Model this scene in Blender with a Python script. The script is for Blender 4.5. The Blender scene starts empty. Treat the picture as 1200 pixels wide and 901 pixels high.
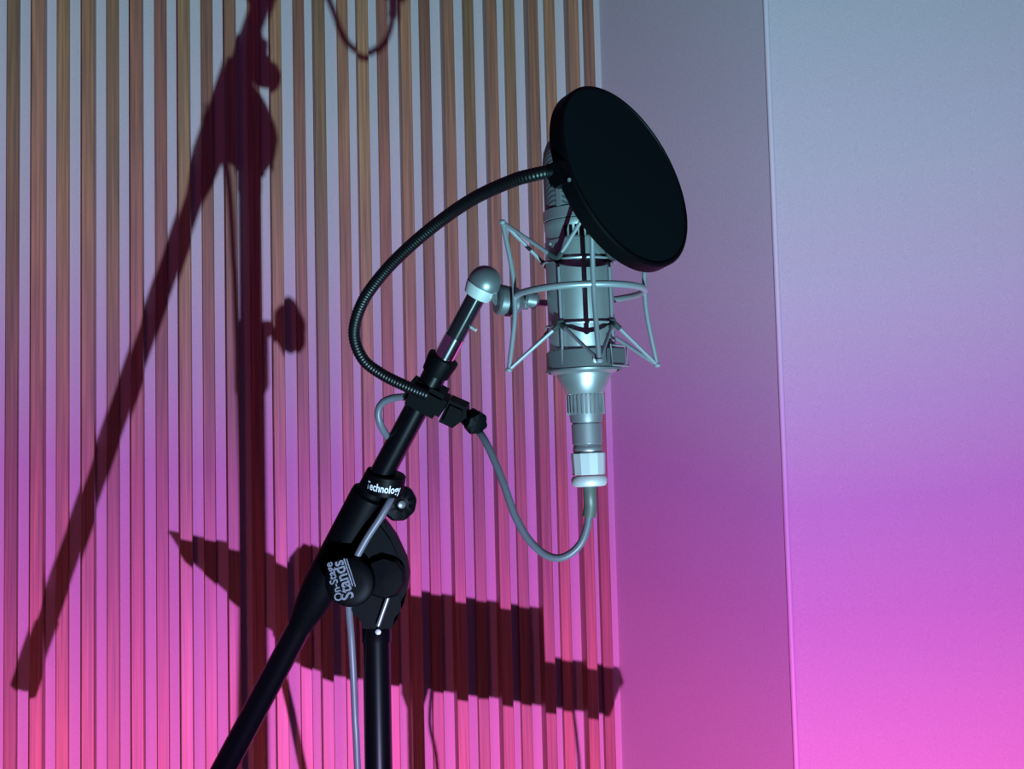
import bpy, bmesh, math, random
from mathutils import Vector as V, Matrix as M
random.seed(7)
D = bpy.data
SC = bpy.context.scene
COL = SC.collection

# ------------------------------------------------------------------ camera
FPX = 1350.0
PITCH, ROLL = math.radians(3.86), math.radians(1.42)
F = V((0, math.cos(PITCH), math.sin(PITCH)))
U0 = V((0, -math.sin(PITCH), math.cos(PITCH)))
R0 = V((1, 0, 0))
U = U0 * math.cos(ROLL) + R0 * math.sin(ROLL)
R = R0 * math.cos(ROLL) - U0 * math.sin(ROLL)
CAM = V((0, 0, 1.3))
cd = D.cameras.new('camera'); cd.sensor_fit = 'HORIZONTAL'; cd.sensor_width = 36
cd.lens = FPX / 1200 * 36; cd.clip_start = 0.02
co = D.objects.new('camera', cd); COL.objects.link(co)
co.matrix_world = M(((R.x, U.x, -F.x, CAM.x), (R.y, U.y, -F.y, CAM.y), (R.z, U.z, -F.z, CAM.z), (0, 0, 0, 1)))
SC.camera = co

# ------------------------------------------------------------------ world, exposure
w = D.worlds.new('room_ambience'); SC.world = w; w.use_nodes = True
bg = w.node_tree.nodes['Background']
bg.inputs[0].default_value = (0.75, 0.22, 0.85, 1); bg.inputs[1].default_value = 0.085
SC.view_settings.view_transform = 'Standard'; SC.view_settings.look = 'None'
SC.view_settings.exposure = 0.0; SC.view_settings.gamma = 1.0
SC.view_settings.use_curve_mapping = False

# ------------------------------------------------------------------ the floor-standing colour wash light
LIGHT = V((0.326, -0.437, 0.344))
AIM = V((-0.06, 2.4, 1.45))
sl = D.lights.new('wash_lamp', 'SPOT'); sl.energy = 490; sl.spot_size = math.radians(110); sl.spot_blend = 0.25
sl.shadow_soft_size = 0.006; sl.color = (1, 1, 1)
sl.use_nodes = True
LAMP = D.objects.new('wash_lamp', sl)
nt = sl.node_tree; em = nt.nodes['Emission']
geo = nt.nodes.new('ShaderNodeNewGeometry'); sp = nt.nodes.new('ShaderNodeSeparateXYZ')
nt.links.new(geo.outputs['Incoming'], sp.inputs[0])
ab = nt.nodes.new('ShaderNodeMath'); ab.operation = 'ABSOLUTE'; nt.links.new(sp.outputs['Z'], ab.inputs[0])
rp = nt.nodes.new('ShaderNodeValToRGB')          # graded gel: sine of the beam's rise -> colour
nt.links.new(ab.outputs[0], rp.inputs[0]); nt.links.new(rp.outputs[0], em.inputs[0])
GEL = [(0.10, (0.92, 0.150, 0.70)), (0.17, (0.80, 0.140, 0.68)), (0.25, (0.60, 0.130, 0.66)), (0.32, (0.48, 0.16, 0.68)),
       (0.38, (0.44, 0.29, 0.72)), (0.44, (0.43, 0.44, 0.75)), (0.50, (0.395, 0.53, 0.75)), (0.57, (0.325, 0.55, 0.70)), (0.63, (0.235, 0.56, 0.64)), (0.75, (0.18, 0.58, 0.60))]
while len(rp.color_ramp.elements) < len(GEL): rp.color_ramp.elements.new(0.5)
for e, (p_, c_) in zip(rp.color_ramp.elements, GEL): e.position = p_; e.color = (*c_, 1)

# a weaker red wash standing low in front of the slats
LIGHT2 = V((-0.62, 1.18, 0.15)); AIM2 = V((-0.36, 2.25, 0.50))
s2 = D.lights.new('red_wash_lamp', 'SPOT'); s2.energy = 11; s2.color = (1.0, 0.14, 0.22); s2.spot_size = math.radians(150); s2.spot_blend = 0.6
s2.shadow_soft_size = 0.06
LAMP2 = D.objects.new('red_wash_lamp', s2)

# ------------------------------------------------------------------ pixel helpers (1200 x 901 frame)
def P(x, y, z): return CAM + (F + R * ((x - 600) / FPX) + U * ((450.5 - y) / FPX)) * z
def cdir(r, u, toward): return (R * r + U * u - F * toward).normalized()     # right, up, toward the viewer

# ------------------------------------------------------------------ materials
def mat(name, col, rough=0.5, metal=0.0, spec=0.5, noise=0.0, nscale=80, bump=0.0, coat=0.0, stretch=None):
    m = D.materials.new(name); m.use_nodes = True
    t = m.node_tree; b = t.nodes['Principled BSDF']
    b.inputs['Base Color'].default_value = (*col, 1); b.inputs['Roughness'].default_value = rough
    b.inputs['Metallic'].default_value = metal; b.inputs['Specular IOR Level'].default_value = spec
    b.inputs['Coat Weight'].default_value = coat
    if noise or bump:
        tc = t.nodes.new('ShaderNodeTexCoord'); n = t.nodes.new('ShaderNodeTexNoise')
        n.inputs['Scale'].default_value = nscale; n.inputs['Detail'].default_value = 4
        src = tc.outputs['Object']
        if stretch:
            mp = t.nodes.new('ShaderNodeMapping'); mp.inputs['Scale'].default_value = stretch
            t.links.new(src, mp.inputs[0]); src = mp.outputs[0]
        t.links.new(src, n.inputs['Vector'])
        if noise:
            mr = t.nodes.new('ShaderNodeMapRange'); mr.inputs[1].default_value = 0.25; mr.inputs[2].default_value = 0.75
            mr.inputs[3].default_value = 1 - noise; mr.inputs[4].default_value = 1 + noise
            t.links.new(n.outputs['Fac'], mr.inputs[0])
            mx = t.nodes.new('ShaderNodeVectorMath'); mx.operation = 'SCALE'
            mx.inputs[0].default_value = col; t.links.new(mr.outputs[0], mx.inputs['Scale'])
            t.links.new(mx.outputs[0], b.inputs['Base Color'])
        if bump:
            bp = t.nodes.new('ShaderNodeBump'); bp.inputs['Strength'].default_value = bump; bp.inputs['Distance'].default_value = 0.001
            t.links.new(n.outputs['Fac'], bp.inputs['Height']); t.links.new(bp.outputs[0], b.inputs['Normal'])
    return m

def wood_mat():
    m = D.materials.new('varnished_wood'); m.use_nodes = True
    t = m.node_tree; b = t.nodes['Principled BSDF']; N = t.nodes.new; L = t.links.new
    oi = N('ShaderNodeObjectInfo'); tc = N('ShaderNodeTexCoord')
    off = N('ShaderNodeVectorMath'); off.operation = 'MULTIPLY_ADD'
    cm = N('ShaderNodeCombineXYZ'); L(oi.outputs['Random'], cm.inputs[0]); L(oi.outputs['Random'], cm.inputs[2])
    L(cm.outputs[0], off.inputs[0]); off.inputs[1].default_value = (37, 0, 53); L(tc.outputs['Object'], off.inputs[2])
    mp = N('ShaderNodeMapping'); mp.inputs['Scale'].default_value = (260, 260, 5); L(off.outputs[0], mp.inputs[0])
    n = N('ShaderNodeTexNoise'); n.inputs['Scale'].default_value = 1; n.inputs['Detail'].default_value = 5; L(mp.outputs[0], n.inputs['Vector'])
    mp2 = N('ShaderNodeMapping'); mp2.inputs['Scale'].default_value = (40, 40, 1.6); L(off.outputs[0], mp2.inputs[0])
    n2 = N('ShaderNodeTexNoise'); n2.inputs['Scale'].default_value = 1; n2.inputs['Detail'].default_value = 2; L(mp2.outputs[0], n2.inputs['Vector'])
    cr = N('ShaderNodeValToRGB'); L(n.outputs['Fac'], cr.inputs[0])
    cr.color_ramp.elements[0].position = 0.30; cr.color_ramp.elements[0].color = (0.175, 0.078, 0.042, 1)
    cr.color_ramp.elements[1].position = 0.72; cr.color_ramp.elements[1].color = (0.42, 0.168, 0.090, 1)
    hs = N('ShaderNodeHueSaturation')
    mr = N('ShaderNodeMapRange'); mr.inputs[3].default_value = 0.50; mr.inputs[4].default_value = 1.12; L(oi.outputs['Random'], mr.inputs[0])
    ad = N('ShaderNodeMath'); ad.operation = 'MULTIPLY_ADD'; L(n2.outputs['Fac'], ad.inputs[0]); ad.inputs[1].default_value = 0.3
    L(mr.outputs[0], ad.inputs[2]); L(ad.outputs[0], hs.inputs['Value'])
    fr = N('ShaderNodeMath'); fr.operation = 'MULTIPLY'; L(oi.outputs['Random'], fr.inputs[0]); fr.inputs[1].default_value = 17.3
    fc = N('ShaderNodeMath'); fc.operation = 'FRACT'; L(fr.outputs[0], fc.inputs[0])
    hm = N('ShaderNodeMapRange'); hm.inputs[3].default_value = 0.498; hm.inputs[4].default_value = 0.545; L(fc.outputs[0], hm.inputs[0]); L(hm.outputs[0], hs.inputs['Hue'])
    L(cr.outputs[0], hs.inputs['Color']); L(hs.outputs[0], b.inputs['Base Color'])
    b.inputs['Specular IOR Level'].default_value = 1.0
    r2 = N('ShaderNodeMapRange'); r2.inputs[3].default_value = 0.40; r2.inputs[4].default_value = 0.58
    b.inputs['Coat Weight'].default_value = 0.55; b.inputs['Coat Roughness'].default_value = 0.50; b.inputs['Coat IOR'].default_value = 1.6
    L(n2.outputs['Fac'], r2.inputs[0]); L(r2.outputs[0], b.inputs['Roughness'])
    bp = N('ShaderNodeBump'); bp.inputs['Strength'].default_value = 0.35; bp.inputs['Distance'].default_value = 0.0006
    L(n.outputs['Fac'], bp.inputs['Height']); L(bp.outputs[0], b.inputs['Normal'])
    return m

WOOD = wood_mat()
BACK = mat('pale_backing_board', (0.515, 0.505, 0.485), 0.8, noise=0.06, nscale=300)
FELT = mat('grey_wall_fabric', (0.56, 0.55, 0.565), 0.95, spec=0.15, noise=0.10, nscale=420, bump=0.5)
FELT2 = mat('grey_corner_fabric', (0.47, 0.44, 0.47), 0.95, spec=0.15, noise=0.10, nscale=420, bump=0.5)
BEAD = mat('painted_edge_bead', (0.66, 0.66, 0.68), 0.5)
CARPET = mat('dark_carpet', (0.05, 0.045, 0.05), 1.0, spec=0.1, noise=0.3, nscale=200)
BLKM = mat('black_enamel_tube', (0.0012, 0.0014, 0.0022), 0.27, spec=0.22)
BLKP = mat('black_moulded_plastic', (0.0010, 0.0012, 0.0019), 0.5, spec=0.06, noise=0.25, nscale=300)
FLEX = mat('black_flexible_neck', (0.0012, 0.0015, 0.0022), 0.42, spec=0.3)
BLKG = mat('black_gloss_plastic', (0.008, 0.008, 0.010), 0.16, spec=0.6)
NYLON = mat('black_nylon_mesh', (0.0026, 0.0040, 0.0062), 0.9, spec=0.04, noise=0.3, nscale=900)
CHROME = mat('chrome', (0.75, 0.74, 0.76), 0.12, metal=1.0)
SILV = mat('satin_nickel', (0.33, 0.33, 0.34), 0.40, metal=0.75, noise=0.06, nscale=60)
SILVD = mat('dull_steel_wire', (0.30, 0.29, 0.32), 0.42, metal=0.5)
GRILLE = mat('steel_head_mesh', (0.17, 0.17, 0.19), 0.5, metal=0.5)
NICK = mat('bright_plated_connector', (0.46, 0.46, 0.46), 0.45, metal=0.3)
SWIV = mat('cast_zinc', (0.17, 0.17, 0.18), 0.40, metal=0.6)
CABLE = mat('grey_rubber_cable', (0.085, 0.088, 0.105), 0.42, spec=0.4)
BOOT = mat('dark_green_grey_boot', (0.06, 0.075, 0.060), 0.45)
PRINT = mat('white_print', (0.55, 0.55, 0.57), 0.7)
PRINTG = mat('worn_grey_print', (0.12, 0.125, 0.15), 0.8, noise=0.45, nscale=500)
CORD = mat('black_elastic_sleeve', (0.02, 0.02, 0.022), 0.8)

def weave(m, scale):
    t = m.node_tree; b = t.nodes['Principled BSDF']; N = t.nodes.new
    tc = N('ShaderNodeTexCoord'); wv = N('ShaderNodeTexWave'); wv.wave_type = 'BANDS'; wv.bands_direction = 'DIAGONAL'
    wv.inputs['Scale'].default_value = scale; t.links.new(tc.outputs['Object'], wv.inputs['Vector'])
    mr = N('ShaderNodeMapRange'); mr.inputs[3].default_value = 0.45; mr.inputs[4].default_value = 1.25
    t.links.new(wv.outputs['Fac'], mr.inputs[0])
    vm = N('ShaderNodeVectorMath'); vm.operation = 'SCALE'; vm.inputs[0].default_value = b.inputs['Base Color'].default_value[:3]
    t.links.new(mr.outputs[0], vm.inputs['Scale']); t.links.new(vm.outputs[0], b.inputs['Base Color'])
weave(GRILLE, 160)

# ------------------------------------------------------------------ mesh helpers (world coordinates in, stored relative to the thing)
def obj(name, bm, m, parent=None, loc=None, smooth=True, angle=40):
    me = D.meshes.new(name)
    bmesh.ops.recalc_face_normals(bm, faces=bm.faces)
    o = D.objects.new(name, me); COL.objects.link(o)
    root = parent
    org = V((0, 0, 0))
    while root is not None:
        org += root.location; root = root.parent
    if loc is not None: o.location = V(loc) - org; org = V(loc)
    bm.transform(M.Translation(-org))
    if smooth:
        for f_ in bm.faces: f_.smooth = True
        ca = math.radians(angle)
        for e in bm.edges:
            if len(e.link_faces) == 2 and e.calc_face_angle(0) > ca: e.smooth = False
    bm.to_mesh(me); bm.free(); me.materials.append(m)
    if parent is not None: o.parent = parent
    return o

def thing(name, label, cat, loc, group=None):
    o = D.objects.new(name, None); COL.objects.link(o); o.location = loc; o.empty_display_size = 0.05
    o['label'] = label; o['category'] = cat
    if group: o['group'] = group
    return o

def frame(axis, hint=None):
    a = V(axis).normalized(); h = V(hint) if hint is not None else (V((0, 0, 1)) if abs(a.z) < .9 else V((1, 0, 0)))
    x = (h - a * h.dot(a)).normalized(); return x, a.cross(x), a

def lathe(bm, o, axis, prof, seg=48, cap=True, hint=None, lobes=0, amp=0):
    """prof: list of (distance along axis, radius)"""
    x, y, a = frame(axis, hint); rings = []
    for d, r in prof:
        ring = []
        for i in range(seg):
            t = 2 * math.pi * i / seg
            rr = r * (1 + (amp * math.cos(lobes * t) if lobes else 0))
            ring.append(bm.verts.new(V(o) + a * d + (x * math.cos(t) + y * math.sin(t)) * rr))
        rings.append(ring)
    for p, q in zip(rings, rings[1:]):
        for i in range(seg): bm.faces.new((p[i], p[(i + 1) % seg], q[(i + 1) % seg], q[i]))
    if cap:
        bm.faces.new(rings[0][::-1]); bm.faces.new(rings[-1])
    return bm

def catmull(pts, n=8):
    out = []; q = [pts[0] * 2 - pts[1]] + list(pts) + [pts[-1] * 2 - pts[-2]]
    for i in range(1, len(q) - 2):
        a, b, c, d = q[i - 1:i + 3]
        for k in range(n):
            t = k / n
            out.append(0.5 * ((2 * b) + (c - a) * t + (2 * a - 5 * b + 4 * c - d) * t * t + (3 * b - a - 3 * c + d) * t ** 3))
    out.append(pts[-1]); return out

def resample(pts, step):
    out = [pts[0].copy()]; need = step
    for a, b in zip(pts, pts[1:]):
        L = (b - a).length; s = 0
        while L - s >= need:
            s += need; out.append(a + (b - a) * (s / L)); need = step
        need -= L - s
    return out

def tube(bm, pts, r, seg=12, closed=False):
    """sweep with parallel transport; r number or list"""
    n = len(pts); rs = r if isinstance(r, (list, tuple)) else [r] * n
    tan = []
    for i in range(n):
        if closed: t = pts[(i + 1) % n] - pts[i - 1]
        else: t = pts[min(i + 1, n - 1)] - pts[max(i - 1, 0)]
        tan.append(t.normalized())
    x, y, a = frame(tan[0]); rings = []
    for i in range(n):
        x = (x - tan[i] * x.dot(tan[i])).normalized(); y = tan[i].cross(x)
        rings.append([bm.verts.new(pts[i] + (x * math.cos(2 * math.pi * k / seg) + y * math.sin(2 * math.pi * k / seg)) * rs[i]) for k in range(seg)])
    prs = list(zip(rings, rings[1:])) + ([(rings[-1], rings[0])] if closed else [])
    for p, q in prs:
        for k in range(seg): bm.faces.new((p[k], p[(k + 1) % seg], q[(k + 1) % seg], q[k]))
    if not closed:
        bm.faces.new(rings[0][::-1]); bm.faces.new(rings[-1])
    return bm

def rod(a, b, r, seg=12): return tube(bmesh.new(), [V(a), V(b)], r, seg)

def boxm(bm, o, ax, ay, az, sx, sy, sz, bev=0.0):
    g = bmesh.ops.create_cube(bm, size=1)
    m = M(((ax.x * sx, ay.x * sy, az.x * sz, o.x), (ax.y * sx, ay.y * sy, az.y * sz, o.y), (ax.z * sx, ay.z * sy, az.z * sz, o.z), (0, 0, 0, 1)))
    bmesh.ops.transform(bm, matrix=m, verts=g['verts'])
    if bev: bmesh.ops.bevel(bm, geom=list({e for v in g['verts'] for e in v.link_edges}), offset=bev, segments=2, affect='EDGES')
    return bm

def prism(bm, poly, d, bev=0.0, seg=2):
    """poly: 3D points of a planar outline, extruded by vector d"""
    a = [bm.verts.new(p) for p in poly]; b = [bm.verts.new(p + d) for p in poly]; n = len(a)
    fs = [bm.faces.new(a), bm.faces.new(b[::-1])]
    for i in range(n): fs.append(bm.faces.new((a[i], b[i], b[(i + 1) % n], a[(i + 1) % n])))
    if bev:
        es = {e for f_ in fs[:2] for e in f_.edges}
        bmesh.ops.bevel(bm, geom=list(es), offset=bev, segments=seg, affect='EDGES')
    return bm

def text_mesh(txt, size):
    c = D.curves.new('lettering', 'FONT'); c.body = txt; c.size = size; c.align_x = 'CENTER'; c.align_y = 'CENTER'
    c.resolution_u = 3; c.offset = size * 0.02
    o = D.objects.new('lettering', c); COL.objects.link(o)
    me = D.meshes.new_from_object(o); D.objects.remove(o); D.curves.remove(c)
    bm = bmesh.new(); bm.from_mesh(me); D.meshes.remove(me)
    bmesh.ops.triangulate(bm, faces=bm.faces)
    return bm

def struct(o, label, cat):
    o['kind'] = 'structure'; o['label'] = label; o['category'] = cat; return o

# ================================================================== THE ROOM
TH = math.radians(13.1); W0 = P(600, 450.5, 2.4)
WN = V((math.sin(TH), -math.cos(TH), 0)); WX = V((math.cos(TH), math.sin(TH), 0)); ZZ = V((0, 0, 1))
B0 = V((W0.x, W0.y, 0))
HGT = 2.75
XL, XR = -1.62, 0.2155
def wpt(x, off, z): return B0 + WX * x + WN * off + ZZ * z
bm = bmesh.new(); boxm(bm, wpt((XL + XR) / 2 + 0.02, -0.02, HGT / 2), WX, WN, ZZ, XR - XL + 0.04, 0.04, HGT)
wall_left = struct(obj('wall_left', bm, BACK, None, B0, smooth=False), 'pale backing wall carrying vertical varnished wooden slats', 'wall')
def slat_mesh(name, depth, width=0.0228):
    bm = bmesh.new(); boxm(bm, V((0, 0, 0)), WX, WN, ZZ, width, depth, HGT - 0.02)
    bmesh.ops.bevel(bm, geom=[e for e in bm.edges if abs((e.verts[0].co - e.verts[1].co).normalized().z) > .9], offset=0.0012, segments=1, affect='EDGES')
    me = D.meshes.new(name); bm.to_mesh(me); bm.free(); me.materials.append(WOOD); return me
def edge_x(u, row, off):                                             # where a slat's left edge stands along the wall
    d_ = F + R * ((u - 600) / FPX) + U * ((450.5 - row) / FPX)
    q = CAM + d_ * ((W0 + WN * off - CAM).dot(WN) / d_.dot(WN)); return (q - W0).dot(WX)
DA, DB = 0.037, 0.012
xa = [edge_x(u, 450, DA) for u in (35.3, 95.3, 153, 210, 265.8, 320.5, 373, 425, 476.5, 528, 580, 629.6, 678.5)]
xb = [edge_x(u, 450, DB) for u in (5.8, 65.8, 125, 182.5, 238, 294, 348.3)] + [edge_x(u, 85, DB) for u in (419 - 23.5, 442.5, 492.5, 544, 592.5, 640, 686)]
xa = [xa[0] - 0.0885 * i for i in range(8, 0, -1)] + xa
xb = [xb[0] - 0.0885 * i for i in range(7, 0, -1)] + xb
for me, dep, xs_ in ((slat_mesh('slat_deep', DA), DA, xa), (slat_mesh('slat_shallow', DB), DB, xb)):
    for x in xs_:
        o = D.objects.new('slat', me); COL.objects.link(o); o.parent = wall_left
        o.location = wpt(x + 0.0114, dep / 2 - 0.0005, HGT / 2) - B0
# the splayed corner panel and the frontal fabric wall beside it
Q0 = wpt(XR, 0, 0)
SP = math.radians(50)
sd = V((math.cos(SP), -math.sin(SP), 0))
cr_ = (F + R * ((914 - 600) / FPX)); cr_.z = 0                      # where the panel edge stands
tt = (cr_.x * (CAM.y - Q0.y) - cr_.y * (CAM.x - Q0.x)) / (sd.y * cr_.x - sd.x * cr_.y) * 1
Q1 = Q0 + sd * tt
def wallslab(name, a, b, m, label, th=0.04):
    d = (b - a).normalized(); n_ = V((d.y, -d.x, 0)); L = (b - a).length
    bm = bmesh.new(); boxm(bm, (a + b) / 2 - n_ * th / 2 + ZZ * HGT / 2, d, n_, ZZ, L, th, HGT)
    return struct(obj(name, bm, m, None, V((a.x, a.y, 0)), smooth=False), label, 'wall')
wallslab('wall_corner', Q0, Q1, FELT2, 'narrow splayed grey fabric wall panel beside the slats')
Q2 = Q1 + V((math.cos(math.radians(3)), math.sin(math.radians(3)), 0)) * 1.6
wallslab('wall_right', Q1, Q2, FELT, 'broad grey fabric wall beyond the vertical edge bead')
bm = bmesh.new(); lathe(bm, Q1 + V((0.002, -0.001, 0)), ZZ, [(0, .0052), (HGT, .0052)], seg=20)
struct(obj('trim_1', bm, BEAD, None, Q1), 'thin pale vertical bead on the wall edge', 'trim')
bm = bmesh.new(); boxm(bm, V((-0.2, 1.1, -0.02)), R0, V((0, 1, 0)), ZZ, 5.0, 5.2, 0.04)
struct(obj('floor', bm, CARPET, None, V((0, 1.1, 0)), smooth=False), 'dark carpeted studio floor below the microphone stand', 'floor')

# ================================================================== BOOM STAND
BQ0, BQ1 = P(466 - 0.535 * (340 - 520), 340, 0.92), P(466 - 0.535 * (725 - 520), 725, 1.018)
def BP(y):                                                           # point on the straight boom axis at an image row
    k = (450.5 - y) / FPX; nn = U - F * k
    return BQ0 + (BQ1 - BQ0) * ((CAM - BQ0).dot(nn) / (BQ1 - BQ0).dot(nn))
def bz(y): return (BP(y) - CAM).dot(F)
def px(n, y): return n * bz(y) / FPX
pole_top = P(441, 738, 0.995)
base = V((pole_top.x, pole_top.y, 0))
stand = thing('microphone_stand', 'black tripod microphone stand with angled boom arm and big clutch', 'stand', base)
BA = (BP(340) - BP(725)).normalized()
def seglathe(name, prof, m, parent, **k):                            # prof: (image row, radius px) along the boom
    o = BP(prof[0][0])
    return obj(name, lathe(bmesh.new(), o, BA, [((BP(y) - o).dot(BA), px(r, y)) for y, r in prof], **k), m, parent)
pt = pole_top
obj('upper_pole', lathe(bmesh.new(), base + ZZ * 0.90, ZZ, [(0, .0119), (pt.z - .90 + .012, .0119)]), BLKM, stand)
obj('pole_collar', lathe(bmesh.new(), pt, ZZ, [(-.010, .0130), (.006, .0130), (.010, .010)]), BLKM, stand)
obj('lower_pole', lathe(bmesh.new(), base + ZZ * 0.16, ZZ, [(0, .0145), (0.79, .0145)]), BLKM, stand)
zc = 0.985                                                           # height clutch seen in the shadow
cl = obj('height_clutch', lathe(bmesh.new(), base + ZZ * (zc - .05), ZZ, [(0, .016), (.006, .0185), (.06, .0185), (.072, .014)]), BLKP, stand)
kd = cdir(.95, 0, .25)
kb = lathe(bmesh.new(), base + ZZ * (zc + .012) + kd * .018, kd, [(0, .009), (.014, .006), (.018, .010), (.022, .024), (.029, .028), (.034, .024), (.036, .010)], lobes=6, amp=.06)
obj('clutch_knob', kb, BLKP, cl)
for i in range(3):
    a = math.radians(100 + 120 * i); d = V((math.cos(a), math.sin(a), 0))
    lg = obj('leg', tube(bmesh.new(), [base + ZZ * .20 + d * .022, base + ZZ * .17 + d * .07, base + d * .36 + ZZ * .0125], .009), BLKM, stand)
    obj('rubber_foot', lathe(bmesh.new(), base + d * .345 + ZZ * .018, (d - ZZ * .35), [(0, .011), (.03, .0125), (.034, .009)], seg=20), BLKP, lg)
obj('leg_hub', lathe(bmesh.new(), base + ZZ * .14, ZZ, [(0, .016), (.01, .026), (.09, .026), (.11, .017)]), BLKP, stand)

# boom arm and its sleeve
boom = seglathe('boom_arm', [(1228, 14.3), (430, 14.3)], BLKM, stand)
seglathe('rubber_grip', [(1238, 12), (1236, 16.5), (1170, 16.5), (1165, 13)], BLKP, boom)
seglathe('boom_collar', [(438, 14), (437, 16.5), (423, 18.5), (419, 18.5), (418, 13)], BLKP, boom)
seglathe('chrome_sleeve', [(424, 12.2), (394, 12.2)], CHROME, boom)
seglathe('thread_adapter', [(398, 11.2), (343, 11.2)], BLKG, boom)
obj('lock_pin', rod(P(546, 379, bz(382)), P(558, 387, bz(382) - .004), .0014, 10), NICK, boom)
bs = seglathe('boom_sleeve', [(740, 13.5), (727, 15), (705, 20), (685, 22), (582, 23), (579, 22.5), (577, 18), (557, 18), (555, 14)], BLKP, stand)
sc_ = P(451, 565.5, bz(565)); SA = (U * .975 + R * .17 + F * (BA.dot(F) * .6)).normalized()
strap = obj('cable_strap', lathe(bmesh.new(), sc_, SA, [(-.0088, .0155), (-.0082, px(23.3, 565)), (.0074, px(23.3, 565)), (.0085, px(22, 565)), (.0090, .009)]), BLKP, stand)
# printed word wrapped round the sleeve's mouth
tm = text_mesh('Technology', 0.0094)
rr = px(23.5, 566)
ex = (R - SA * R.dot(SA)).normalized(); ez = ex.cross(SA)
if ez.dot(F) > 0: ez = -ez
for v in tm.verts:
    t = (v.co.x * 0.74) / rr + 0.02
    v.co = sc_ + SA * (v.co.y - .0012) + (ex * math.sin(t) + ez * math.cos(t)) * (rr + .0002)
o = obj('lettering', tm, PRINT, strap, smooth=False); o['label'] = 'white printed word Technology'
# grip knob at the sleeve's mouth
kc = P(467, 589, bz(589) + .006); ka = cdir(.42, -.10, .9)
kb = lathe(bmesh.new(), kc - ka * .012, ka, [(-.006, .007), (0, .007), (.002, px(17, 590)), (.005, px(21, 590)), (.014, px(21.5, 590)), (.018, px(19, 590)), (.020, px(9, 590)), (.019, px(6, 590)), (.019, .0005)], seg=54, lobes=9, amp=.018)
kn = obj('grip_knob', kb, BLKP, stand)
obj('screw_head', lathe(bmesh.new(), kc + ka * .0065, ka, [(0, .0034), (.0022, .0034), (.003, .002)], seg=16), SWIV, kn)
# yoke from the sleeve to the pole, pivot discs
def poly(pts, z): return [P(x, y, z) for x, y in pts]
yk = prism(bmesh.new(), poly([(432, 612), (449, 612), (462, 630), (474, 656), (478, 676), (474, 698), (464, 714), (459, 738), (424, 738), (419, 716), (402, 706), (388, 690), (396, 660)], .972), F * .030, .004)
yoke = obj('yoke', yk, BLKP, stand)
da = cdir(-.06, .05, 1)
dc = P(409, 682, .956)
disc = obj('pivot_cap', lathe(bmesh.new(), dc - da * .03, da, [(0, px(24, 680)), (.014, px(27, 680)), (.026, px(28.5, 680)), (.0305, px(27, 680)), (.0325, px(23, 680)), (.0332, px(15, 680)), (.0334, .0004)], seg=64), BLKP, stand)
d2 = obj('pivot_knob', lathe(bmesh.new(), P(452, 676, .972) - da * .004, da, [(0, px(23, 680)), (.008, px(24, 680)), (.013, px(21, 680)), (.014, .0004)], seg=60, lobes=10, amp=.02), BLKP, yoke)
obj('bracket_highlight', rod(P(455, 699, .968), P(443, 733, .970), .0019), SWIV, yoke)  # thin silvery rod modelled in place of the highlight along the bracket
obj('set_screw', lathe(bmesh.new(), P(443.5, 740, .976), cdir(0, 0, 1), [(0, .0024), (.002, .0024), (.0026, .0016)], seg=16), NICK, yoke)
# maker's lettering on the pivot cap, reading upward
rd = cdir(-.30, .94, .0); ud = cdir(-.94, -.30, .0)
def flat_text(txt, size, cx, cy_, sx=1.0):
    t = text_mesh(txt, size); c = P(cx, cy_, dc.dot(F) - CAM.dot(F)); c = c + da * ((dc + da * .0036 - c).dot(da))
    x_ = (rd - da * rd.dot(da)).normalized(); y_ = (ud - da * ud.dot(da) - x_ * ud.dot(x_)).normalized()
    for v in t.verts: v.co = c + x_ * v.co.x * sx + y_ * v.co.y
    o = obj('lettering', t, PRINTG, disc, smooth=False); o['label'] = 'worn grey printed words ' + txt; return o
flat_text('On-Stage', 0.0095, 392.5, 681, .92)
flat_text('Stands', 0.0150, 403, 679, .84)
bm = bmesh.new()
for q, wd in ((411.5, .0011), (414.5, .0008)):
    c = P(q, 677, dc.dot(F) - CAM.dot(F)); c = c + da * ((dc + da * .0036 - c).dot(da))
    boxm(bm, c, rd, ud, da, .034, wd, .0003)
obj('print_stripe', bm, PRINTG, disc, smooth=False)

# ================================================================== MICROPHONE
MZ = 0.90; KM = MZ / FPX
m_lo = P(690.3, 560, MZ)
t_ = P(672.5, 190, MZ); ya = (m_lo.y - CAM.y); g = (F + R * ((672.5 - 600) / FPX) + U * ((450.5 - 190) / FPX))
m_hi = CAM + g * (ya / g.y)
MA = (m_hi - m_lo).normalized()
ML = (m_hi - m_lo).length / 370.0                                     # metres per image row along the microphone
def MP(y): return m_lo + MA * ((560 - y) * ML)
MX = (R - MA * R.dot(MA)).normalized(); MT = MA.cross(MX); MT = -MT if MT.dot(F) > 0 else MT   # right, toward viewer
def mprof(prof): return [((560 - y) * ML, r * KM) for y, r in prof]
def mlathe(name, prof, m, parent, **k): return obj(name, lathe(bmesh.new(), m_lo, MA, mprof(prof), hint=MX, **k), m, parent)
mic = thing('studio_microphone', 'large silver studio condenser microphone hanging in a wire cradle', 'microphone', MP(436))
mlathe('body', [(412, 39), (411, 39.5), (285.5, 39.5), (285, 38.3), (271, 38.3), (270, 39), (263, 39), (262, 37)], SILV, mic)
mlathe('neck_band', [(262, 37), (261, 39.6), (249, 39.6), (248, 38)], SILV, mic)
gr = mlathe('head_grille', [(249, 37.6), (190, 37.6), (178, 36), (168, 32), (160, 25), (156, 15), (155, 3)], GRILLE, mic)
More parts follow.
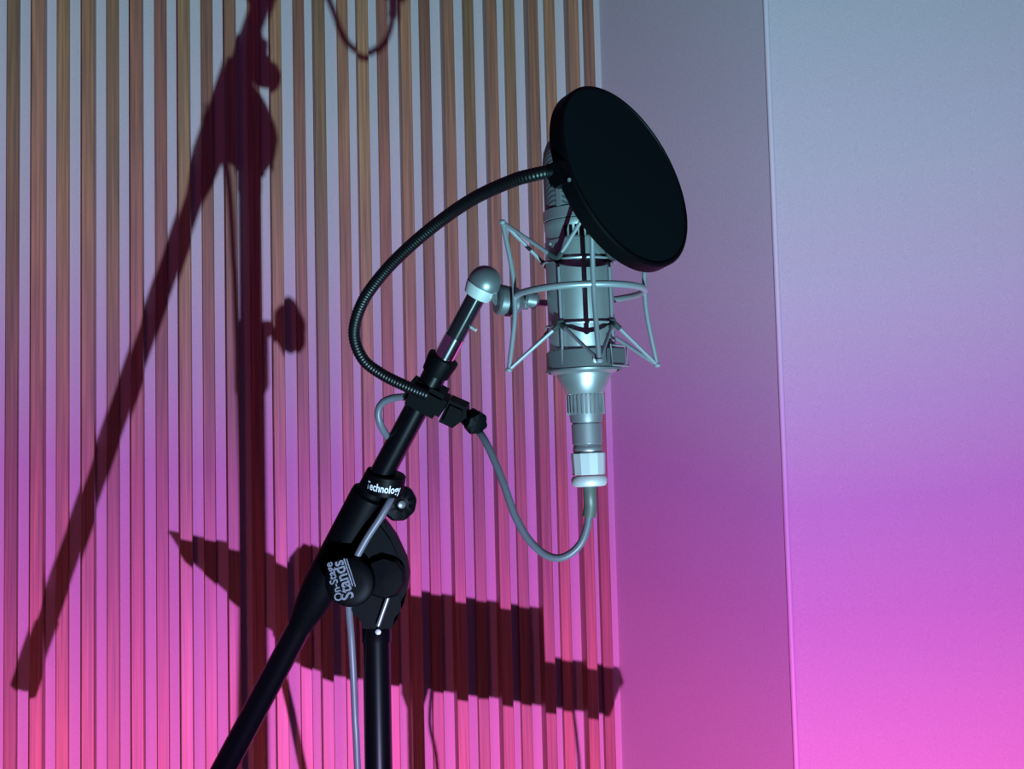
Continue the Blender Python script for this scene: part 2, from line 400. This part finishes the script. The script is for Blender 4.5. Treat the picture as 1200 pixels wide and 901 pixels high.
for a in (-35, 55, 145, 235):
    d = MX * math.sin(math.radians(a)) + MT * math.cos(math.radians(a)); s_ = MA.cross(d)
    obj('grille_rib', boxm(bmesh.new(), MP(213) + d * (37.6 * KM), s_, d, MA, .0050, .0022, 70 * ML, .0006), SILV, gr)
for i in range(7):
    a = math.radians(-24 + 9.5 * i); d = MX * math.sin(a) + MT * math.cos(a)
    obj('vent_slot', boxm(bmesh.new(), MP(278) + d * (38.4 * KM), MA.cross(d), d, MA, .0022, .0016, 12 * ML), BLKP, mic)
mlathe('base_ring', [(441, 31), (438.5, 37.5), (436, 40), (433, 41.5), (413, 41.5), (411, 40)], SILV, mic)
cone = mlathe('lower_cone', [(523, 17), (521, 16.6), (520.5, 17.7), (498, 17.9), (497.5, 16.6), (496, 16.6), (495.5, 18.5), (488, 19.6), (464, 20.8), (463, 22.5), (452, 27), (445, 31), (440, 33), (437, 33)], SILV, mic)
for i in range(26):
    a = 2 * math.pi * i / 26; d = MX * math.sin(a) + MT * math.cos(a)
    obj('knurl_ridge', boxm(bmesh.new(), MP(475.5) + d * (20.9 * KM), MA.cross(d), d, MA, .0017, .0016, 23 * ML, .0004), SILV, cone)
mlathe('output_ring', [(531, 16.4), (529, 17.4), (524.5, 17.4), (523, 16.2)], SILV, mic)
obj('badge', boxm(bmesh.new(), MP(290) + (MX * -.88 + MT * .47) * (39.6 * KM), MA.cross(MX * -.88 + MT * .47), (MX * -.88 + MT * .47), MA, .0052, .0008, .0016), NICK, mic)

# ================================================================== CABLE (connector, boot, cable)
cable = thing('microphone_cable', 'grey microphone cable looping from plated connector and winding round the boom', 'cable', V((base.x - .02, base.y - .10, 0)))
con = obj('connector_shell', lathe(bmesh.new(), m_lo, MA, mprof([(556.5, 18), (556, 19.2), (532, 20.2), (531, 19.5)]), seg=12, hint=MX), NICK, cable, angle=20)
mlathe('connector_collar', [(570, 14), (569, 19), (566, 20.8), (561, 21), (558, 19.5), (557.5, 16)], NICK, con)
bp_ = [MP(568), MP(580), P(691.8, 592, MZ), P(690, 607, MZ)]
obj('strain_relief', tube(bmesh.new(), resample(catmull(bp_, 10), .0012), 7.8 * KM, 16), BOOT, cable)
cpts = [(690.2, 603, .9), (688, 618, .9), (681, 636, .9), (668, 649, .901), (653, 654, .903), (636, 648, .907), (618, 630, .912), (603, 603, .918), (592, 572, .925), (580, 541, .934), (567, 514, .945),
        (553, 497, .960), (534, 484, .975), (512, 472, .980), (492, 466, .974), (474, 465, .962), (458, 467, .95), (447, 473, .945), (443, 485, .945), (447, 500, .95), (455, 514, .965),
        (458, 530, .995), (455, 546, 1.0), (457, 562, .99), (462, 572, .985), (459.5, 580, .970), (455.5, 589, .963), (446, 606, .961), (429, 632, .962), (415, 660, .964), (408.5, 690, .966), (409, 715, .975), (411.5, 745, .985), (414, 790, .99),
        (416, 840, .99), (419, 905, .99)]
cp = [P(*c) for c in cpts]
low = cp[-1]
cp += [V((low.x + .005, low.y, .8)), V((low.x, low.y - .01, .5)), V((low.x - .01, low.y - .03, .2)), V((low.x - .03, low.y - .07, .03)), V((low.x - .08, low.y - .15, .0034)), V((low.x - .3, low.y - .35, .0034)), V((low.x - .6, low.y - .3, .0034))]
obj('cord', tube(bmesh.new(), resample(catmull(cp, 10), .004), .0031, 12), CABLE, cable)

# ================================================================== SHOCK MOUNT
RC = MP(346); CR = 76 * KM
mount = thing('shock_mount', 'silver wire spider shock mount clamped round the microphone', 'shock mount', RC - MA * .06)
def cyl(a, r, h): a = math.radians(a); return RC + (MX * math.sin(a) + MT * math.cos(a)) * (r * KM) + MA * (h * ML)
obj('outer_ring', tube(bmesh.new(), [cyl(360 * i / 72, 76, 0) for i in range(72)], 4.0 * KM, 10, closed=True), SILVD, mount)
for h in (36, -38):
    obj('inner_ring', tube(bmesh.new(), [cyl(360 * i / 60, 42.5, h) for i in range(60)], 1.5 * KM, 8, closed=True), SILVD, mount)
for q in range(4):
    a = 7.5 + 90 * q
    obj('rod', tube(bmesh.new(), catmull([cyl(a, 89, 86), cyl(a, 80, 30), cyl(a, 78.5, 0), cyl(a, 80, -30), cyl(a, 89, -86)], 6), 2.9 * KM, 10), SILVD, mount)
    for h, hi in ((86, 36), (-86, -38)):
        ap = cyl(a, 89, h)
        obj('rod_tip', lathe(bmesh.new(), ap - MA * .0018, MA, [(0, 2.6 * KM), (.0012, 4.2 * KM), (.0024, 4.2 * KM), (.0036, 2.6 * KM)], seg=14), SILVD, mount)
        for s in (-1, 1):
            e = cyl(a + 45 * s, 44, hi)
            wr = obj('suspension_wire', rod(ap, e, 2.3 * KM, 8), SILVD, mount)
            obj('elastic_sleeve', rod(e, e + (ap - e) * .14, 3.4 * KM, 8), CORD, wr)
for q in range(4):
    a = 52.5 + 90 * q
    obj('inner_post', rod(cyl(a, 42.5, 36), cyl(a, 42.5, -85), 1.5 * KM, 8), SILVD, mount)
    for h in (36, -38):
        obj('clip', boxm(bmesh.new(), cyl(a, 43.5, h), MX, MT, MA, .0052, .0052, .0064, .001), CORD, mount)
obj('cradle_cup', lathe(bmesh.new(), m_lo, MA, mprof([(437, 42), (437.5, 45), (435.5, 45.5), (434, 44), (414, 43.5), (413.5, 41.7), (434, 41.7), (436, 41.7)]), cap=False, hint=MX), SWIV, mount)
d = (MX * math.sin(math.radians(48)) + MT * math.cos(math.radians(48)))
lt = obj('latch', boxm(bmesh.new(), MP(423) + d * (48 * KM), MA.cross(d), d, MA, .018, .006, .013, .001), SWIV, mount)
fr = MP(423) + d * (53 * KM); sx_ = MA.cross(d)
obj('latch_wire', tube(bmesh.new(), [fr + sx_ * u_ + MA * v_ for u_, v_ in ((-.010, -.0078), (.010, -.0078), (.010, .0078), (-.010, .0078))], .0009, 8, closed=True), SILVD, lt)
obj('latch_screw', lathe(bmesh.new(), MP(427) + (MX * .25 + MT * .968) * (44 * KM), MX * .25 + MT * .968, [(0, .0026), (.002, .0026), (.003, .0012)], seg=14), NICK, mount)
# swivel joint on the boom's thread
top = BP(343)
bc = P(568, 331, bz(335))
sw = obj('swivel_ball', lathe(bmesh.new(), bc, BA, [(math.sin(math.radians(t)) * px(20, 331), max(math.cos(math.radians(t)) * px(20, 331), .0003)) for t in range(-90, 91, 6)], seg=40), SWIV, mount)
obj('ball_seat', lathe(bmesh.new(), top - BA * .004, BA, [(0, px(12, 340)), (.001, px(16, 340)), (.007, px(18.5, 340)), (.0105, px(19.3, 340))]), NICK, mount)
kx = cdir(.93, -.12, -.32)
k0 = P(583, 351, bz(345) - .004)
obj('swivel_disc', lathe(bmesh.new(), k0, kx, [(-.001, .0004), (-.001, px(5, 345)), (0, px(16, 345)), (.0015, px(18, 345)), (.006, px(18, 345)), (.0065, px(15.5, 345)), (.008, px(15.5, 345)), (.0085, px(18, 345)), (.015, px(17.5, 345)), (.019, px(12, 345)), (.022, px(7, 345)), (.026, px(6.5, 345))], seg=44), SWIV, mount)
obj('swivel_web', boxm(bmesh.new(), (bc + k0) / 2, (k0 - bc).normalized(), U, F, (k0 - bc).length, .014, .010, .002), SWIV, mount)
e1 = P(622, 351, .925)
obj('arm_eye', lathe(bmesh.new(), e1 - kx * .006, kx, [(0, px(7, 345)), (.002, px(10, 345)), (.009, px(10.5, 345)), (.012, px(7, 345))], seg=24), SWIV, mount)
obj('arm', tube(bmesh.new(), [k0 + kx * .022, e1, cyl(-118, 76, -2)], [.0042, .0042, .0034], 12), SWIV, mount)

# ================================================================== POP FILTER
PZ = 0.85
pc = P(736, 205, PZ); pv_ = (CAM - pc).normalized(); pl_ = R * .867 + U * .5; pl_ = (pl_ - pv_ * pl_.dot(pv_)).normalized()
pn = (pl_ * .88 + pv_ * .475).normalized(); PR = 116 * PZ / FPX
pe1 = R * .5 - U * .867; pe1 = (pe1 - pn * pe1.dot(pn)).normalized(); pe2 = pn.cross(pe1)
if pe2.dot(F) < 0: pe2 = -pe2
clamp_at = BP(466)
pop = thing('pop_filter', 'round black nylon pop filter on a flexible gooseneck', 'pop filter', clamp_at)
hp = lathe(bmesh.new(), pc, pn, [(-.0125, PR - .007), (-.0125, PR - .0012), (-.0113, PR), (-.0012, PR), (0, PR - .0012), (0, PR - .003), (-.002, PR - .004), (-.0105, PR - .007)], seg=96, cap=False, hint=pe1)
obj('hoop', hp, BLKP, pop)
for off in (-.0008, -.0105):
    obj('mesh_screen', lathe(bmesh.new(), pc + pn * off, pn, [(0, PR - .0032), (.0003, PR - .02), (.0004, .0005)], seg=72, hint=pe1), NYLON, pop)
def hoop_at(t): return pc + (pe1 * math.cos(t) + pe2 * math.sin(t)) * PR - pn * .008
def to_px(q): d_ = q - CAM; z_ = d_.dot(F); return 600 + FPX * d_.dot(R) / z_, 450.5 - FPX * d_.dot(U) / z_
tb = min((i * math.pi / 180 for i in range(360)), key=lambda t: math.dist(to_px(hoop_at(t)), (664, 202)))
clip_d = (pe1 * math.cos(tb) + pe2 * math.sin(tb)).normalized()
ca = hoop_at(tb) + clip_d * .002
cb = obj('hoop_clip', boxm(bmesh.new(), ca, clip_d, pn.cross(clip_d), pn, .012, .017, .015, .002), BLKP, pop)
obj('clip_screw', lathe(bmesh.new(), P(667, 211, (ca - CAM).dot(F) - .0085), cdir(0, 0, 1), [(0, .0014), (.002, .0012)], seg=12), SWIV, cb)
ccam = (ca - CAM).dot(F)
gp = [ca, P(645, 201, ccam + .001), P(622, 205.5, ccam + .004), P(600, 212, .81), P(558, 231, .835), P(520, 256, .86), P(482, 287, .88), P(450, 319, .90), P(425, 354, .915), P(415, 390, .925), P(425, 420, .93), P(447, 438, .932), P(475, 452, .932), P(502, 463, .932)]
rs_ = resample(catmull(gp, 12), .00062)
rad = [0.00478 + .00016 * (1 if (i % 4) in (1, 2) else -1) for i in range(len(rs_))]
obj('gooseneck', tube(bmesh.new(), rs_, rad, 14), FLEX, pop)
obj('neck_ferrule', tube(bmesh.new(), [P(656, 200, ccam + .0005), P(642, 201.5, ccam + .0014)], .0056, 14), BLKP, pop)
# clamp block round the boom, jaw and lobed screw
bxr = cdir(.88, -.47, 0); bxr = (bxr - BA * bxr.dot(BA)).normalized(); bxt = BA.cross(bxr)
cl0 = BP(462)
cbk = obj('clamp_block', boxm(bmesh.new(), cl0 + bxr * .003, bxr, bxt, BA, 0.034, .030, .023, .004), BLKP, pop)
obj('clamp_jaw', prism(bmesh.new(), [cl0 + bxr * a + BA * b - bxt * .011 for a, b in ((.0205, .009), (.036, .0105), (.040, .003), (.034, -.011), (.0215, -.012))], bxt * .022, .003), BLKP, pop)
cs = P(556, 494, bz(475) - .004); ck = (cs - P(525, 470, bz(475))).normalized()
obj('clamp_bolt', rod(P(522, 467, bz(475)), cs, .0032), SWIV, cbk)
ka2 = (ck * .55 - F * .8).normalized()
obj('clamp_knob', lathe(bmesh.new(), cs - ka2 * .008, ka2, [(0, .0075), (.002, .0092), (.012, .0096), (.015, .0082), (.016, .003), (.016, .0003)], seg=56, lobes=7, amp=.07), BLKP, pop)

# ================================================================== BELOW THE FRAME: music stand and wash light (they throw and make the shadows)
def wallpix(x, y, off=.02):
    d_ = F + R * ((x - 600) / FPX) + U * ((450.5 - y) / FPX)
    return CAM + d_ * ((W0 + WN * off - CAM).dot(WN) / d_.dot(WN))
DY = 1.30                                                             # the music stand stands this far into the room
def from_shadow(x, y, yy=DY):
    s = wallpix(x, y); d_ = s - LIGHT; return LIGHT + d_ * ((yy - LIGHT.y) / d_.y)
mb = from_shadow(487, 880); mb0 = V((mb.x, DY + .01, 0))
ms = thing('music_stand', 'black music stand with a wide ledge standing beside the microphone stand', 'music stand', mb0)
TH_ = V((0, .004, 0))
obj('desk', prism(bmesh.new(), [from_shadow(*q) for q in ((340, 657), (356, 638), (392, 652), (478, 694), (634, 716), (641, 824), (560, 820), (470, 806), (388, 795), (346, 780), (320, 748))], TH_, .0005), BLKM, ms, smooth=False)
obj('ledge', prism(bmesh.new(), [from_shadow(*q) + V((0, -.02, 0)) for q in ((203, 630), (268, 643), (316, 654), (345, 668), (500, 735), (640, 775), (728, 789), (732, 802), (715, 842), (640, 832), (480, 805), (330, 752), (270, 700), (222, 659))], V((0, .02, 0)), .001), BLKM, ms, smooth=False)
hd = from_shadow(487, 800)
obj('post', lathe(bmesh.new(), mb0 + ZZ * .10, ZZ, [(0, .0105), (hd.z - .10, .0105)]), BLKM, ms)
obj('post_collar', lathe(bmesh.new(), V((mb0.x, mb0.y, hd.z - .035)), ZZ, [(0, .010), (.02, .017), (.05, .017)]), BLKP, ms)
for i in range(3):
    a = math.radians(30 + 120 * i); d = V((math.cos(a), math.sin(a), 0))
    obj('leg', tube(bmesh.new(), [mb0 + ZZ * .16, mb0 + ZZ * .14 + d * .04, mb0 + d * .30 + ZZ * .008], .008), BLKM, ms)

obj('brace', tube(bmesh.new(), [from_shadow(326, 780) + V((0, .012, 0)), from_shadow(340, 840) + V((0, .012, 0)), from_shadow(356, 920) + V((0, .012, 0)), V((mb0.x, mb0.y, .22))], .0052), BLKM, ms)
for pts in (((507, 800), (504, 850), (511, 890), (516, 960)), ((672, 830), (677, 870), (680, 910), (676, 980))):
    obj('hanging_cord', tube(bmesh.new(), catmull([from_shadow(*q) + V((0, .006, 0)) for q in pts], 8), .0022, 8), CABLE, ms)

def par_can(name, label, at, aim, lamp, k):
    fx = V((at.x, at.y, 0)); ad_ = (aim - at).normalized()
    par = thing(name, label, 'stage light', fx)
    rear = at - ad_ * .03 * k; sx2 = ad_.cross(ZZ).normalized(); pv = rear - ad_ * .07 * k; g0 = V((pv.x, pv.y, 0))
    obj('housing', lathe(bmesh.new(), rear - ad_ * .16 * k, ad_, [(d * k, r * k) for d, r in ((0, .001), (0, .05), (.03, .072), (.15, .080), (.175, .080), (.175, .075), (.155, .073), (.155, .001))], cap=False), BLKM, par)
    obj('yoke_bracket', tube(bmesh.new(), [pv + sx2 * .085 * k, pv + sx2 * .10 * k - ZZ * .04 * k, g0 + ZZ * .03 + sx2 * .10 * k, g0 + ZZ * .012 + sx2 * .06 * k, g0 + ZZ * .012 - sx2 * .06 * k, g0 + ZZ * .03 - sx2 * .10 * k, pv - sx2 * .10 * k - ZZ * .04 * k, pv - sx2 * .085 * k], .007 * k, 10), BLKM, par)
    obj('foot_plate', boxm(bmesh.new(), g0 + ZZ * .004, R0, V((0, 1, 0)), ZZ, .24 * k, .16 * k, .008, .002), BLKM, par)
    COL.objects.link(lamp); lamp.parent = par; lamp.location = at - fx
    lamp.rotation_euler = ad_.to_track_quat('-Z', 'Y').to_euler()
par_can('wash_light', 'black floor standing colour wash light aimed up at the slatted wall', LIGHT, AIM, LAMP, 1.0)
par_can('wash_light', 'small red wash light on the floor close before the slats', LIGHT2, AIM2, LAMP2, 0.75)
